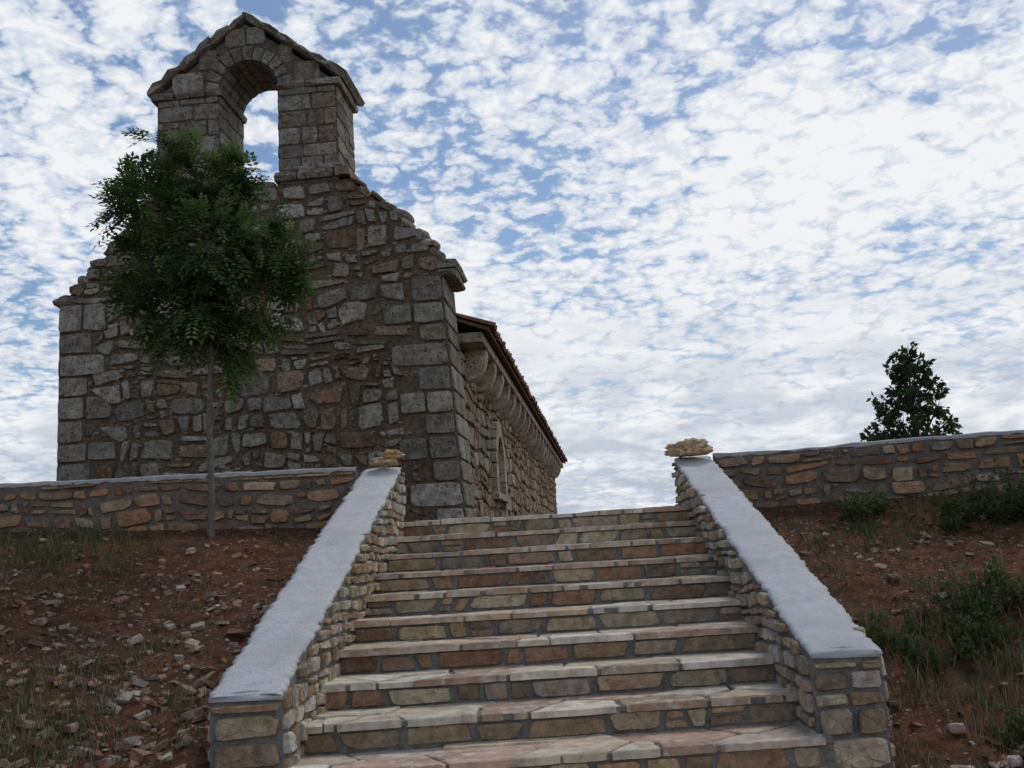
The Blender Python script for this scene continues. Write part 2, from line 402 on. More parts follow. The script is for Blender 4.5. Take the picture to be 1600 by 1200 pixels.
# ---------------------------------------------------------------- terrace walls
wallc=[(.35,.2,.115),(.31,.165,.09),(.37,.25,.14),(.27,.19,.13),(.33,.25,.175),(.24,.145,.1),(.38,.28,.18),(.34,.21,.13)]
def terrace_wall(A,B,ztop,zbot=.1,th=.34):
    e=empty("stone_wall"); A=Vector((*A,0)); B=Vector((*B,0)); d=(B-A); Ln=d.length; d.normalize(); N=Vector((d.y,-d.x,0))
    c=MB(); q=[A,B,B-N*th,A-N*th]
    c.add([p+Vector((0,0,zbot)) for p in q]+[p+Vector((0,0,ztop-.02)) for p in q],[(0,1,5,4),(1,2,6,5),(2,3,7,6),(3,0,4,7),(4,5,6,7)],(.22,.185,.15))
    c.build("wall_core",M_mortar,e)
    s=MB(); P=lambda u,v: A+d*u+Vector((0,0,v))
    rows(s,P,N,zbot+.02,ztop-.035,lambda z:[(0,Ln)],(.07,.17),(.09,.38),.02,.03,lambda a,b,q: pick(wallc,.28),wav=.045,split=.3,n=13,rough=.22,p=.4,jit=.022,small=.5)
    P2=lambda u,v: B-N*th-d*u+Vector((0,0,v))
    rows(s,P2,-N,zbot+.02,ztop-.035,lambda z:[(0,Ln)],(.09,.16),(.2,.4),.026,.018,lambda a,b,q: pick(wallc,.25),wav=.02,split=.1,n=10,rough=.13,jit=.01)
    s.build("facing_stones",M_wall,e)
    cap=MB(); n=int(Ln/.03); vv=[]; m=5
    for i in range(n+1):
        u=Ln*i/n; p=A+d*u; f=N*(.012+.018*nz(u*7,ztop,A.x)+.014*nz(u*25,1,A.x)); bk=-N*(th+.01)
        zt=ztop+.02*nz(u*1.1,A.x,2)+.012*nz(u*5,A.x,2)
        vv.append(p+f*.5+Vector((0,0,ztop-.035+.016*nz(u*12,4,A.x))))
        for j in range(m+1):
            t=j/m; vv.append(p+f*(1-t)+bk*t+Vector((0,0,zt+.012*(1-abs(2*t-1)**2)-(.006 if j in(0,m) else 0))))
        vv.append(p+bk+Vector((0,0,ztop-.04)))
    r=m+3; ff=[]
    for i in range(n):
        for j in range(r-1): ff.append((i*r+j,(i+1)*r+j,(i+1)*r+j+1,i*r+j+1))
    cap.add(vv,ff,(.5,.5,.5)); cap.build("capping",M_plaster,e,smooth=True)
terrace_wall((-11,yw(-11)),(-1.72,yw(-1.72)),.86)
terrace_wall((1.6,yw(1.6)),(10,yw(10)),.86)

# ---------------------------------------------------------------- chapel
ch=empty("stone_chapel",(-1.25,14.97,0),math.radians(-3.35))
TH=1.08
prof=[(-6.25,4.30),(-5.95,4.6),(-5.53,4.98),(-5.1,5.44),(-4.86,5.75),(-4.72,5.95),(-1.55,5.95),(-1.42,5.78),(-1.1,5.52),(-.74,5.2),(-.45,4.88),(-.2,4.52)]
def top(x):
    for (a,b) in zip(prof,prof[1:]):
        if a[0]<=x<=b[0]: return a[1]+(b[1]-a[1])*(x-a[0])/(b[0]-a[0])
    return prof[0][1] if x<prof[0][0] else prof[-1][1]
def batter(x,z):
    if z<4.3: return .22*(1-(z-.1)/4.2)*max(0,(x+6.25)/6.05)
    return 0
def Wp(x,y,z): return Vector((x+batter(x,z),y,z))
CMo=(.25,.185,.125)
cc=MB()
def colwall(mb,xs,zb,zt,y0,y1,nzs=8,col=CMo):
    n=len(xs); vv=[];ff=[]
    for x in xs:
        a,b=zb(x),zt(x)
        for y in (y0,y1):
            for k in range(nzs+1):
                z=a+(b-a)*k/nzs; vv.append(Wp(x,y,z))
    r=nzs+1; S=2*r
    for i in range(n-1):
        for k in range(nzs):
            a=i*S+k; ff.append((a,a+S,a+S+1,a+1)); b=a+r; ff.append((b,b+1,b+S+1,b+S))
        a=i*S; ff.append((a+nzs,a+S+nzs,a+S+r+nzs,a+r+nzs)); ff.append((a,a+r,a+S+r,a+S))
    for i in (0,n-1):
        for k in range(nzs):
            a=i*S+k; f=(a,a+1,a+r+1,a+r); ff.append(f if i==0 else f[::-1])
    mb.add(vv,ff,col)
X=list(np.linspace(-6.25,-.2,80))
colwall(cc,X,lambda x:.0,lambda x: top(x)-.04+.03*nz(x*6,0),0,TH)
BL,BR=-4.66,-1.74; OX,OR_,SP=-3.16,.48,7.56
def gab(x): return 7.56+(1.16*(1-abs(x-(-3.2))/1.5))
def arch(x): return SP+math.sqrt(max(0,OR_**2-(x-OX)**2))
BC=(.22,.2,.16)
colwall(cc,[BL,-4.2,OX-OR_],lambda x:5.9,lambda x:gab(x)-.03,0,TH,col=BC)
colwall(cc,[OX+OR_,-2.2,BR],lambda x:5.9,lambda x:gab(x)-.03,0,TH,col=BC)
colwall(cc,[OX+OR_*math.cos(math.pi*(1-i/28)) for i in range(29)],arch,lambda x:gab(x)-.03,0.003,TH-.003,col=BC)
cc.build("facade_core",M_cmortar,ch)
st=MB()
greys=[(.33,.305,.25),(.37,.345,.285),(.28,.255,.205),(.31,.275,.215),(.42,.39,.33)]
warms=[(.3,.215,.14),(.33,.25,.17),(.27,.17,.105)]
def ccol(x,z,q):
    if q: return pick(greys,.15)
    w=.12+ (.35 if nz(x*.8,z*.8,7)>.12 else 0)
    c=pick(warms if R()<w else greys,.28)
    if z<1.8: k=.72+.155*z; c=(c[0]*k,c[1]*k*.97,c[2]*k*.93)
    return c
N=Vector((0,-1,0)); P=lambda u,v: Wp(u,0,v)
quo=[]
Nr=Vector((1,0,0)); Pr=lambda u,v: Wp(-.2,u,v); Pl=lambda u,v: Wp(-6.25,TH-u,v)
for side in (0,1):
    z=.05; r=side
    while z<4.2:
        h=U(.26,.40)
        if z+h>4.05: h=4.26-z
        w=(.85 if r%2 else .48)*U(.85,1.15)
        xa,xb=(-6.25,-6.25+w) if side==0 else (-.2-w,-.2)
        quo.append((xa-.05,xb+.02,z,z+h) if side==0 else (xa-.02,xb+.05,z,z+h))
        j=lambda: U(-.014,.014)
        parts=[(xa,xb)] if w<.75 or R()<.5 else [(xa,xa+w*.5),(xa+w*.5,xb)]
        for (pa,pb) in parts:
            stone(st,P,N,[(pa+.01,z+.012+j()),(pb-.012+j(),z+.012+j()),(pb-.012+j(),z+h-.012+j()),(pa+.01,z+h-.012+j())],U(.03,.055),pick(greys,.16),n=18,p=.27,rough=.08,inset=.06)
        Pq,Nq=(Pl,-Nr) if side==0 else (Pr,Nr)
        m=U(.4,.65)*TH
        for (ua,ub) in ((0.0,m),(m,TH)):
            stone(st,Pq,Nq,[(ua+.006,z+.012),(ub-.012,z+.012),(ub-.012,z+h-.012),(ua+.006,z+h-.012)],.03,pick(greys,.16),n=16,p=.25,rough=.06,inset=.06)
        z+=h; r+=1
def okf(x,z):
    if z>top(x)-.05: return False
    for q in quo:
        if q[0]<x<q[1] and q[2]<z<q[3]: return False
    return True
def clf(x,z):
    z=min(z,top(x)+.02)
    for q in quo:
        if q[0]<x<q[1] and q[2]+.01<z<q[3]-.01:
            x=q[1]-.01 if q[0]<-5 else q[0]+.01
    return (x,z)
def span_g(z):
    if z<4.3: return [(-6.25,-.2)]
    l=[x for x in np.linspace(-6.25,-.2,300) if top(x)>z+.02]
    return [(l[0],l[-1])] if l else []
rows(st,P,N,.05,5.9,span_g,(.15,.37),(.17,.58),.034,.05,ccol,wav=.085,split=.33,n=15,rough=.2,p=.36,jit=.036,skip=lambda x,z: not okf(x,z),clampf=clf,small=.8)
for i in range(1100):
    x=U(-6,-.4); z=U(.1,5.8)
    if not okf(x,z): continue
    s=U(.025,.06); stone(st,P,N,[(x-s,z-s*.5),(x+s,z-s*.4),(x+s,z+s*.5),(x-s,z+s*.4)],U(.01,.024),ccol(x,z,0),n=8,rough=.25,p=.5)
Pbk=lambda u,v: Vector((-u,TH,v))
rows(st,Pbk,Vector((0,1,0)),3.6,5.86,lambda z:[(-b,-a) for a,b in span_g(z)],(.2,.34),(.25,.6),.035,.03,ccol,wav=.04,split=.2,n=10,rough=.15)
bc=lambda a,b,q: pick([tuple(v*.92 for v in c) for c in greys]+[(.29,.24,.17)],.2)
kw=dict(wav=0.0,split=.1,n=16,rough=.08,p=.27,jit=.012)
def span_b(z):
    if z<SP: return [(BL,OX-OR_),(OX+OR_,BR)]
    l=-3.2-1.5*(1-(z-7.56)/1.16); r=-3.2+1.5*(1-(z-7.56)/1.16); l=max(l,BL); r=min(r,BR)
    ro=.76
    if z<SP+ro-.03:
        w=math.sqrt(ro*ro-(z-SP)**2); return [(l,OX-w),(OX+w,r)]
    return [(l,r)]
Pf=lambda u,v: Vector((u,0,v)); Pb2=lambda u,v: Vector((-u,TH,v))
for (za,zb_) in ((6.12,7.5),(7.6,8.62)):
    rows(st,Pf,N,za,zb_,span_b,(.2,.36),(.26,.62),.01,.018,bc,**kw)
    rows(st,Pb2,Vector((0,1,0)),za,zb_,lambda z:[(-b,-a) for a,b in span_b(z)][::-1],(.2,.3),(.26,.55),.01,.018,bc,**kw)
for xx in (BR,OX-OR_):
    rows(st,(lambda u,v,xx=xx: Vector((xx,u,v))),Nr,6.12,7.5,lambda z:[(0,TH)],(.2,.32),(.35,.6),.01,.018,bc,**kw)
for xx in (BL,OX+OR_):
    rows(st,(lambda u,v,xx=xx: Vector((xx,TH-u,v))),-Nr,6.12,7.5,lambda z:[(0,TH)],(.2,.32),(.35,.6),.01,.018,bc,**kw)
nv=11
for side,yy in ((N,0),(-N,TH)):
    for i in range(nv):
        a0=math.pi*i/nv; a1=math.pi*(i+1)/nv
        def Pv(u,v,yy=yy,side=side):
            a=u if side==N else math.pi-u
            return Vector((OX+v*math.cos(math.pi-a),yy,SP+v*math.sin(a)))
        ro=.74*U(.93,1.04)
        stone(st,Pv,side,[(a0+.012,OR_+.005),(a1-.012,OR_+.005),(a1-.012,ro),(a0+.012,ro)],.028,bc(0,0,0),n=16,p=.22,rough=.06,inset=.06)
for i in range(nv):
    a0=math.pi*i/nv; a1=math.pi*(i+1)/nv; am=(a0+a1)/2; nn=Vector((-math.cos(am),0,-math.sin(am)))
    Ps=lambda u,v: Vector((OX+OR_*math.cos(v),u,SP+OR_*math.sin(v)))
    for (ya,yb) in ((.0,.4),(.4,.75),(.75,TH)):
        stone(st,Ps,nn,[(ya+.01,a0+.02),(yb-.01,a0+.02),(yb-.01,a1-.02),(ya+.01,a1-.02)],.01,bc(0,0,0),n=10,p=.3,rough=.05)
I3=Matrix.Identity(3)
def band(xa,xb,z,h,pr,yy0=-.0,yy1=TH,step=.5):
    x=xa
    while x<xb-.05:
        w=U(.7,1.2)*step
        if x+w>xb-.2: w=xb-x
        chunk(st,(x+w/2,(yy0+yy1)/2,z+h/2),(w*.99,yy1-yy0+2*pr*U(.8,1.1),h),I3,bc(0,0,0),jit=.04,rnd=.07); x+=w
band(BL-.1,OX-OR_+.06,7.49,.12,.08); band(OX+OR_,BR+.1,7.49,.12,.08)
band(BL-.2,OX-OR_+.1,5.96,.15,.09); band(OX+OR_-.08,BR+.2,5.96,.15,.09); band(OX-OR_+.1,OX+OR_-.08,5.88,.1,.04)
band(OX+OR_-.0,BR+.1,6.11,.07,.05)
for sg in (-1,1):
    n=6; x0=1.62
    for i in range(n):
        t=(i+.5)/n; x=-3.2+sg*x0*(1-t); z=7.6+1.2*t
        M=Matrix.Rotation(sg*math.atan2(1.2,x0)*U(.93,1.05),3,'Y')
        chunk(st,(x,TH/2,z+.025+U(-.015,.015)),(math.hypot(1.2,x0)/n*1.14,TH+.2+U(-.06,.04),U(.095,.125)),M,pick(greys,.15),jit=.07,rnd=.08)
chunk(st,(-3.2,TH/2,8.8),(.24,TH+.16,.14),I3,pick(greys),jit=.08,rnd=.3)
def coping(pts):
    for (a,b) in zip(pts,pts[1:]):
        d=Vector((b[0]-a[0],0,b[1]-a[1])); L_=d.length; k=max(1,round(L_/.2)); ang=math.atan2(d.z,d.x)
        for i in range(k):
            c=Vector((a[0],0,a[1]))+d*((i+.5)/k)
            for yy in (.13,.45,.78,1.0):
                M=Matrix.Rotation(-ang*U(.1,1.1),3,'Y')@Matrix.Rotation(U(-.2,.2),3,'Z')
                chunk(st,(c.x+U(-.04,.04),yy+U(-.03,.03),c.z+U(-.06,.02)),(L_/k*U(.9,1.5),.34,U(.07,.17)),M,ccol(c.x,3,0),jit=.16,rnd=.2)
coping(prof[:6]); coping(prof[6:])
chunk(st,(-.17,TH/2,4.43),(.46,TH+.1,.13),I3,pick(greys),jit=.08); chunk(st,(-.12,TH/2,4.3),(.3,TH+.05,.11),I3,pick(greys),jit=.08)
chunk(st,(-6.2,TH/2,4.33),(.36,TH+.1,.12),I3,pick(greys),jit=.08)
st.build("facade_stones",M_church,ch)

# nave
LN=27.0; WX=-.14; NX0=-6.15
nv_=MB(); nmc=(.28,.21,.145)
box(nv_,NX0+.02,WX-.02,TH-.1,LN,0,3.42,nmc)
nv_.add([(NX0+.05,LN,3.4),(WX-.05,LN,3.4),(-3.15,LN,4.55)],[(0,1,2)],nmc)
nv_.build("nave_core",M_cmortar,ch)
ns=MB()
sidec=[(.40,.29,.19),(.44,.35,.245),(.36,.29,.21),(.38,.26,.17),(.48,.41,.32),(.33,.23,.15)]  # warm side stone, its stronger light also put into the colour
WY=5.4
def okn(y,z):
    if abs(y-WY)<.95 and 1.2<z<2.65: return False
    if abs(y-6.9)<.58 and z<1.3: return False
    return True
Pn=lambda u,v: Vector((WX,u,v))
rows(ns,Pn,Nr,.1,3.32,lambda z:[(TH+.02,LN)],(.15,.34),(.2,.62),.03,.042,lambda a,b,q:pick(sidec,.25),wav=.07,split=.3,n=12,rough=.18,p=.36,jit=.03,skip=lambda y,z: not okn(y,z),small=.6)
Pn2=lambda u,v: Vector((NX0,LN-u,v))
rows(ns,Pn2,-Nr,.1,3.3,lambda z:[(0,LN-TH)],(.22,.36),(.4,.9),.04,.03,lambda a,b,q:pick(sidec,.22),wav=.05,split=.1,n=8,rough=.16,p=.42,jit=.02)
sc_=[(.5,.44,.34),(.55,.48,.37)]  # pale dressed stone, light on cornice and corbels put into the colour
for sg in (-1,1):
    z=1.2
    while z<1.6:
        h=.28; chunk(ns,(WX+.04,WY+sg*.74,z+h/2),(.2,.36,h*.97),I3,pick(sc_),jit=.03,rnd=.04); z+=h
for i in range(11):
    a=math.pi*(i+.5)/11
    chunk(ns,(WX+.04,WY+.74*math.cos(a),1.76+.74*math.sin(a)),(.2,.205,.34),Matrix.Rotation(a-math.pi/2,3,'X'),pick(sc_),jit=.03,rnd=.04)
chunk(ns,(WX+.05,WY,1.14),(.24,2.0,.13),I3,pick(sc_),jit=.02,rnd=.04)
for sg in (-1,1):
    z=.1
    while z<.9:
        h=.28; chunk(ns,(WX+.02,6.9+sg*.42,z+h/2),(.14,.24,h*.97),I3,pick(sc_),jit=.03,rnd=.04); z+=h
chunk(ns,(WX+.02,6.9,1.05),(.14,1.2,.2),I3,pick(sc_),jit=.03,rnd=.04)
y=TH+.05
while y<LN:
    chunk(ns,(WX+.14,y+.45,3.5),(.5,.885,.16),I3,pick(sc_),jit=.015,rnd=.03); y+=.9
y=TH+.8
while y<LN-.2:
    c=pick(sc_,.12)
    m=7; hw=.15; pr=[(0,3.42),(.36,3.42),(.36,3.34)]+[(.36-.33*(1-math.cos(t)),3.34-.44*math.sin(t)) for t in np.linspace(.15,math.pi/2,m)]+[(0,2.9)]
    v=[];k=len(pr)
    for yy in (y-hw,y+hw):
        for (a,b) in pr: v.append((WX+a+U(-.008,.008),yy+U(-.008,.008),b+U(-.008,.008)))
    ns.add(v,[tuple(range(k))[::-1],tuple(range(k,2*k))]+[(i,(i+1)%k,k+(i+1)%k,k+i) for i in range(k)],c)
    y+=1.25
ns.build("nave_stones",M_church,ch)
dk=MB()  # flat panels on the solid wall, recess shade put into their dark colour
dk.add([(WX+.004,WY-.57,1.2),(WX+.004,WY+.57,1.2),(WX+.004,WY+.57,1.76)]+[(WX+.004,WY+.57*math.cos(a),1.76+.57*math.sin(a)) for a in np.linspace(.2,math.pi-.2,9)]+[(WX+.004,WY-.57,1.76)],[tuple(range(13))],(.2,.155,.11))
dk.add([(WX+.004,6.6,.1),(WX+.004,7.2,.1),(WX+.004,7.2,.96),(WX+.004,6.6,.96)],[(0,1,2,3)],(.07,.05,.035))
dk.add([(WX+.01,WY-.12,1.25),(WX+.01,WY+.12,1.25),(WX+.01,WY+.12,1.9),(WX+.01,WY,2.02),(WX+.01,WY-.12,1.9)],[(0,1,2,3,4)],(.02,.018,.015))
dk.build("painted_shade_openings",M_cmortar,ch)
rf=MB(); xe=WX+.5; xw=NX0-.45; xr=-3.15; ze,zr=3.62,4.95
for (a,b) in ((xe,xr),(xw,xr)):
    box_v=[(a,TH,ze),(a,LN+.2,ze),(b,LN+.2,zr),(b,TH,zr),(a,TH,ze-.04),(a,LN+.2,ze-.04),(b,LN+.2,zr-.06),(b,TH,zr-.06)]
    rf.add(box_v,[(0,1,2,3),(4,7,6,5),(0,4,5,1),(1,5,6,2),(2,6,7,3),(3,7,4,0)],(.16,.09,.06))
tcs=[(.24,.13,.085),(.28,.17,.11),(.19,.11,.075),(.23,.16,.115)]
y=TH+.1
while y<LN+.15:
    for (a,b) in ((xe,xr),(xw,xr)):
        A=Vector((a+(.06 if a>b else -.06)+U(-.03,.02),y,ze+U(-.01,.01))); B=Vector((b,y,zr+.03)); segs=5
        for i in range(segs):
            p=A.lerp(B,i/segs); q=A.lerp(B,(i+1.08)/segs)
            vv=[];m=6; dd=(q-p).normalized(); up=Vector((0,1,0)).cross(dd); up=up if up.z>0 else -up
            for (c_,r_) in ((p,.1),(q,.085)):
                for k in range(m+1):
                    t=math.pi*k/m; vv.append(c_+Vector((0,math.cos(t)*r_,0))+up*(math.sin(t)*r_*.8+(.02 if c_ is p else 0)))
            ff=[(k,k+1,m+2+k,m+1+k) for k in range(m)]+[tuple(range(m+1))]
            rf.add(vv,ff,pick(tcs,.2))
    y+=.215
rf.build("tiled_roof",M_tile,ch)

# ---------------------------------------------------------------- rocks on the wall ends
def boulder(c,s,col,seed):
    import bmesh
    bm=bmesh.new(); bmesh.ops.create_icosphere(bm,subdivisions=4,radius=1)
    for v in bm.verts:
        p=v.co.copy()
        k=1+.4*nz(p.x*1.6,p.y*1.6,p.z*1.6+seed)+.28*nz(p.x*4,p.y*4,p.z*4+seed)+.14*nz(p.x*9,p.y*9,p.z*9+seed)
        v.co=Vector((p.x*s[0],p.y*s[1],p.z*s[2]))*k
        if v.co.z<-s[2]*.6: v.co.z=-s[2]*.6
    mb=MB(); mb.add([v.co+Vector(c) for v in bm.verts],[tuple(v.index for v in f.verts) for f in bm.faces],col); bm.free()
    return mb
yc_=(.52,.38,.22)
b=boulder((-1.5,9.3,.91),(.12,.1,.05),yc_,3); b2=boulder((-1.43,9.31,.97),(.09,.08,.05),yc_,9)
b.add(b2.v,b2.f,(.5,.34,.17)); b.build("rock",M_rock)
b=boulder((1.36,10.0,.915),(.19,.15,.09),yc_,25); b2=boulder((1.42,9.98,.94),(.14,.12,.08),yc_,41)
b.add(b2.v,b2.f,(.54,.43,.28)); b.build("rock",M_rock)

# ---------------------------------------------------------------- loose stones
gr=MB(); looc=[(.26,.15,.1),(.31,.21,.15),(.37,.28,.21),(.22,.12,.08),(.42,.35,.28),(.28,.18,.12)]
def okpos(x,y): return not(-1.78<x<1.66) and y<yw(x)-.06
def shard(x,y,s,flat=.35):
    z=gz(x,y); M=Matrix.Rotation(U(0,6.3),3,'Z')@Matrix.Rotation(U(-.5,.5),3,'X')@Matrix.Rotation(U(-.5,.5),3,'Y')
    w=s*U(.6,1.2);h=s*U(.4,.9);t=s*U(.2,.5)*flat*2
    vs=[M@Vector((a*w/2*U(.5,1.05),b*h/2*U(.5,1.05),c*t/2*U(.6,1)))+Vector((x,y,z+t*.15)) for a in(-1,1) for b in (-1,1) for c in (-1,1)]
    gr.add(vs,[(0,1,3,2),(4,6,7,5),(0,4,5,1),(2,3,7,6),(0,2,6,4),(1,5,7,3)],pick(looc,.25))
n=0
while n<7000:
    x=U(-6,6); y=U(4,9.6)
    if not okpos(x,y): continue
    n+=1
    if nz(x*1.1,y*1.1,20)+.3<R()*.7: continue
    shard(x,y,.014+.035*R()**2+.1*R()**8,.4)
for (cx,cy,sx,sy,k,s0,s1) in ((-2.5,5.9,.6,.7,520,.02,.13),(-2.3,5.2,.4,.4,260,.03,.14),(2.15,5.1,.35,.4,300,.03,.12),(2.3,6.8,.6,.9,180,.02,.08),(-2.6,7.4,.8,.6,300,.015,.09),(-4,7,.9,.8,220,.02,.09)):
    for i in range(k):
        x=random.gauss(cx,sx);y=random.gauss(cy,sy)
        if okpos(x,y): shard(x,y,s0+(s1-s0)*R()**2.5,.5)
for i in range(70):
    x=random.gauss(2.25,.25);y=random.gauss(5.25,.25)
    if okpos(x,y): chunk(gr,(x,y,gz(x,y)+.02),(U(.06,.12),U(.05,.1),U(.04,.07)),Matrix.Rotation(U(0,6),3,'Z'),pick([(.42,.3,.26),(.45,.38,.33),(.36,.25,.2)]),jit=.08,rnd=.35)
gr.build("gravel",M_rock)

# ---------------------------------------------------------------- vegetation
def leaf(mb,p,d,up,l,w,col):
    s=d.cross(up)
    if s.length<1e-3: s=Vector((1,0,0))
    s.normalize()
    mb.add([p,p+d*l*.45+s*w,p+d*l-up*l*.1,p+d*l*.45-s*w],[(0,1,2,3)],col)
def rv():
    while True:
        v=Vector((U(-1,1),U(-1,1),U(-1,1)))
        if .05<v.length<1: return v
def tree(name,base,clumps,nleaf,trunkpts,trad,lsize,compound,greens,barkc):
    e=empty(name,base); tb=MB(); tube(tb,trunkpts,trad,barkc,9)
    lv=MB(); tot=sum(c[3]**2 for c in clumps)
    tp=[Vector(p) for p in trunkpts]
    for (cx,cy,cz,r) in clumps:
        c=Vector((cx,cy,cz))
        st_=min(tp[1:],key=lambda p:(p-c).length+ (2 if p.z>c.z-.1 else 0))
        mid=st_.lerp(c,.5)+rv()*.06+Vector((0,0,.04)); r0=max(.007,trad[0]*(1-(st_.z/(tp[-1].z+.01))*.6)*.5)
        tube(tb,[st_,mid,c],[r0,r0*.7,r0*.35],barkc,5)
        for i in range(int(14*r/.3)):
            d=rv().normalized(); e1=c+d*r*U(.7,1.15); tube(tb,[c.lerp(mid,R()*.5),c+d*r*.4+rv()*.03,e1],[r0*.35,r0*.25,.002],barkc,3)
        sub=[(c+rv()*r*1.0,r*U(.2,.4)) for _ in range(max(4,int(18*(r/.3)**2)))]
        for i in range(int(nleaf*r*r/tot)):
            sc,sr=random.choice(sub)
            p=sc+rv()*sr*1.15
            out=(p-c); out=out.normalized() if out.length>.01 else Vector((0,0,1))
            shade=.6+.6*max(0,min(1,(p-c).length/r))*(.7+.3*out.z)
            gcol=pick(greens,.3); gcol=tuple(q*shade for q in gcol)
            d=(out+rv()*.9+Vector((0,0,-.25))).normalized()
            if compound:
                s=d.cross(Vector((0,0,1))); s=s.normalized() if s.length>.01 else Vector((1,0,0)); up=s.cross(d)
                L_=lsize*U(.7,1.2); k=4
                for j in range(k):
                    q=p+d*L_*(j+.4)/k-Vector((0,0,1))*L_*.18*((j/k)**2)
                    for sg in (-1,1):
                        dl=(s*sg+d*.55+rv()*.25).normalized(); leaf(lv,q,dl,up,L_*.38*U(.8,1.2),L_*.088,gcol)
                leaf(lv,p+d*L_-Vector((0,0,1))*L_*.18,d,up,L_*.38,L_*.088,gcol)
            else:
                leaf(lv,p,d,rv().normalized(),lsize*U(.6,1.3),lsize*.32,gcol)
    tb.build("trunk_and_limbs",M_bark,e); lv.build("foliage",M_leaf,e)
tz=gz(-2.9,8.68)
cl=[(-.48,0,3.87,.13),(-.42,.05,3.66,.17),(-.17,0,3.6,.23),(.39,-.05,3.52,.11),(.0,.1,3.45,.22),(-.67,.05,3.42,.19),(.14,0,3.36,.25),(-.43,-.1,3.16,.34),(.42,.1,3.08,.23),
    (.6,0,2.75,.25),(.06,-.2,2.81,.4),(.06,.25,2.81,.4),(-.57,.05,2.73,.28),(.46,.05,2.41,.28),(-.11,-.1,2.38,.36),(-.55,0,2.25,.18),(.14,0,1.98,.2),(.25,0,1.76,.1),(-.28,.05,2.07,.17),(.02,.15,2.15,.24),
    (-.77,0,3.0,.1),(.74,0,2.55,.1),(-.72,0,2.5,.1),(-.75,0,3.55,.08)]
cl=[(a,b,c-tz,r) for (a,b,c,r) in cl]
greens=[(.09,.15,.05),(.115,.185,.062),(.075,.125,.042),(.14,.21,.08)]
tree("ash_tree",(-2.9,8.68,tz),cl,3300,[(0,0,-.1),(.005,0,.3),(-.01,.01,.9),(.015,0,1.5),(0,0,2.0),(-.03,0,2.6),(-.1,0,3.2),(-.25,0,3.5)],[.034,.03,.027,.024,.021,.016,.01,.005],.165,True,greens,(.16,.135,.11))
cl=[]
for i in range(46):
    t=(i+.5)/46; z=.7+2.4*t; w=.92*(1-t)**.6*(.65+.6*R())
    a=i*2.4; cl.append((w*math.cos(a)*.95-.1*(1-t),w*.8*math.sin(a),z,U(.13,.28)*(1.15-.3*t)))
cl+=[(-.8,0,1.6,.17),(-.95,0,1.45,.12),(.2,0,3.0,.17),(-.15,0,3.15,.15),(.05,0,3.3,.1),(.33,0,3.0,.09),(-.35,0,2.85,.14),(.42,0,2.6,.15)]
tree("holm_oak_tree",(7.12,20,.28),cl,4800,[(0,0,-.1),(0,0,.5),(.03,0,1.2),(-.03,0,2.0),(.02,0,2.9)],[.09,.08,.06,.04,.012],.115,False,[(.07,.1,.045),(.09,.125,.055),(.05,.078,.035)],(.09,.075,.06))

def shrub(name,cx,cy,rx,ry,h,n,ls,cols,parts=7):
    z0=gz(cx,cy); e=empty(name,(cx,cy,z0)); lv=MB(); tb=MB()
    cs=[]
    for i in range(parts):
        a=U(0,6.28); q=math.sqrt(R()); x=rx*q*math.cos(a); y=ry*q*math.sin(a); zz=gz(cx+x,cy+y)-z0
        cs.append((Vector((x,y,zz)),h*U(.4,1.1)*(1.1-.5*q)))
        tube(tb,[(x*.5,y*.5,-.05+zz*.5),(x*.8,y*.8,zz+h*.25),(x,y,zz+h*.6)],[.012,.008,.003],(.09,.07,.05),4)
        for j in range(5):
            d=rv(); d.z=abs(d.z)+.5; d.normalize(); p0=Vector((x,y,zz)); 
            tip=p0+d*h*U(.8,1.35); tube(tb,[p0,p0+d*h*.5+rv()*.02,tip],[.005,.004,.0015],(.1,.09,.05),3)
            for q_ in range(14):
                t=U(.4,1); leaf(lv,p0.lerp(tip,t),(rv()+d*.4).normalized(),rv().normalized(),ls*U(.7,1.3),ls*.25,pick(cols,.3))
    for i in range(n):
        c,hh=random.choice(cs); v=rv(); p=c+Vector((v.x*hh*.75,v.y*hh*.75,(v.z*.5+.5)*hh))
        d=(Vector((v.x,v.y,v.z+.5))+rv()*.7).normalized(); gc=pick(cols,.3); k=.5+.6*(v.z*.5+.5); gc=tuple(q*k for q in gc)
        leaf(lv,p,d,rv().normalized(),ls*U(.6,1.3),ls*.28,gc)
    tb.build("stems",M_bark,e); lv.build("foliage",M_leaf,e)
dg=[(.055,.085,.032),(.075,.11,.042),(.045,.068,.03)]
shrub("shrub",3.75,8.75,.6,.3,.36,3600,.038,dg,16)
shrub("shrub",4.6,8.5,.5,.3,.3,2000,.038,dg,10)
shrub("weed_plant",2.75,9.3,.16,.12,.2,500,.04,[(.1,.15,.06)],6)
shrub("weed_plant",2.35,6.9,.4,.35,.15,900,.035,[(.08,.115,.045),(.11,.15,.06),(.07,.1,.04)],14)
shrub("weed_plant",2.85,7.1,.45,.4,.24,1300,.04,[(.08,.115,.045),(.1,.14,.055),(.07,.1,.04)],14)
shrub("weed_plant",2.45,5.75,.22,.22,.13,450,.035,[(.1,.14,.05),(.12,.15,.07)],6)
gs=MB()
def tuft(x,y,n,h,sp,cols):
    for i in range(n):
        px=x+random.gauss(0,sp); py=y+random.gauss(0,sp)
        if not okpos(px,py): continue
        z=gz(px,py)-.005; a=U(0,6.28); ln=Vector((math.cos(a),math.sin(a),0))*U(.1,.9); hh=h*U(.4,1.2); w=.002+.002*R()
        s=Vector((-math.sin(a),math.cos(a),0))*w; p=Vector((px,py,z)); m=p+Vector((0,0,hh*.6))+ln*hh*.35; t=p+Vector((0,0,hh*.95))+ln*hh
        gs.add([p-s,p+s,m+s*.8,m-s*.8,t],[(0,1,2,3),(3,2,4)],pick(cols,.25))
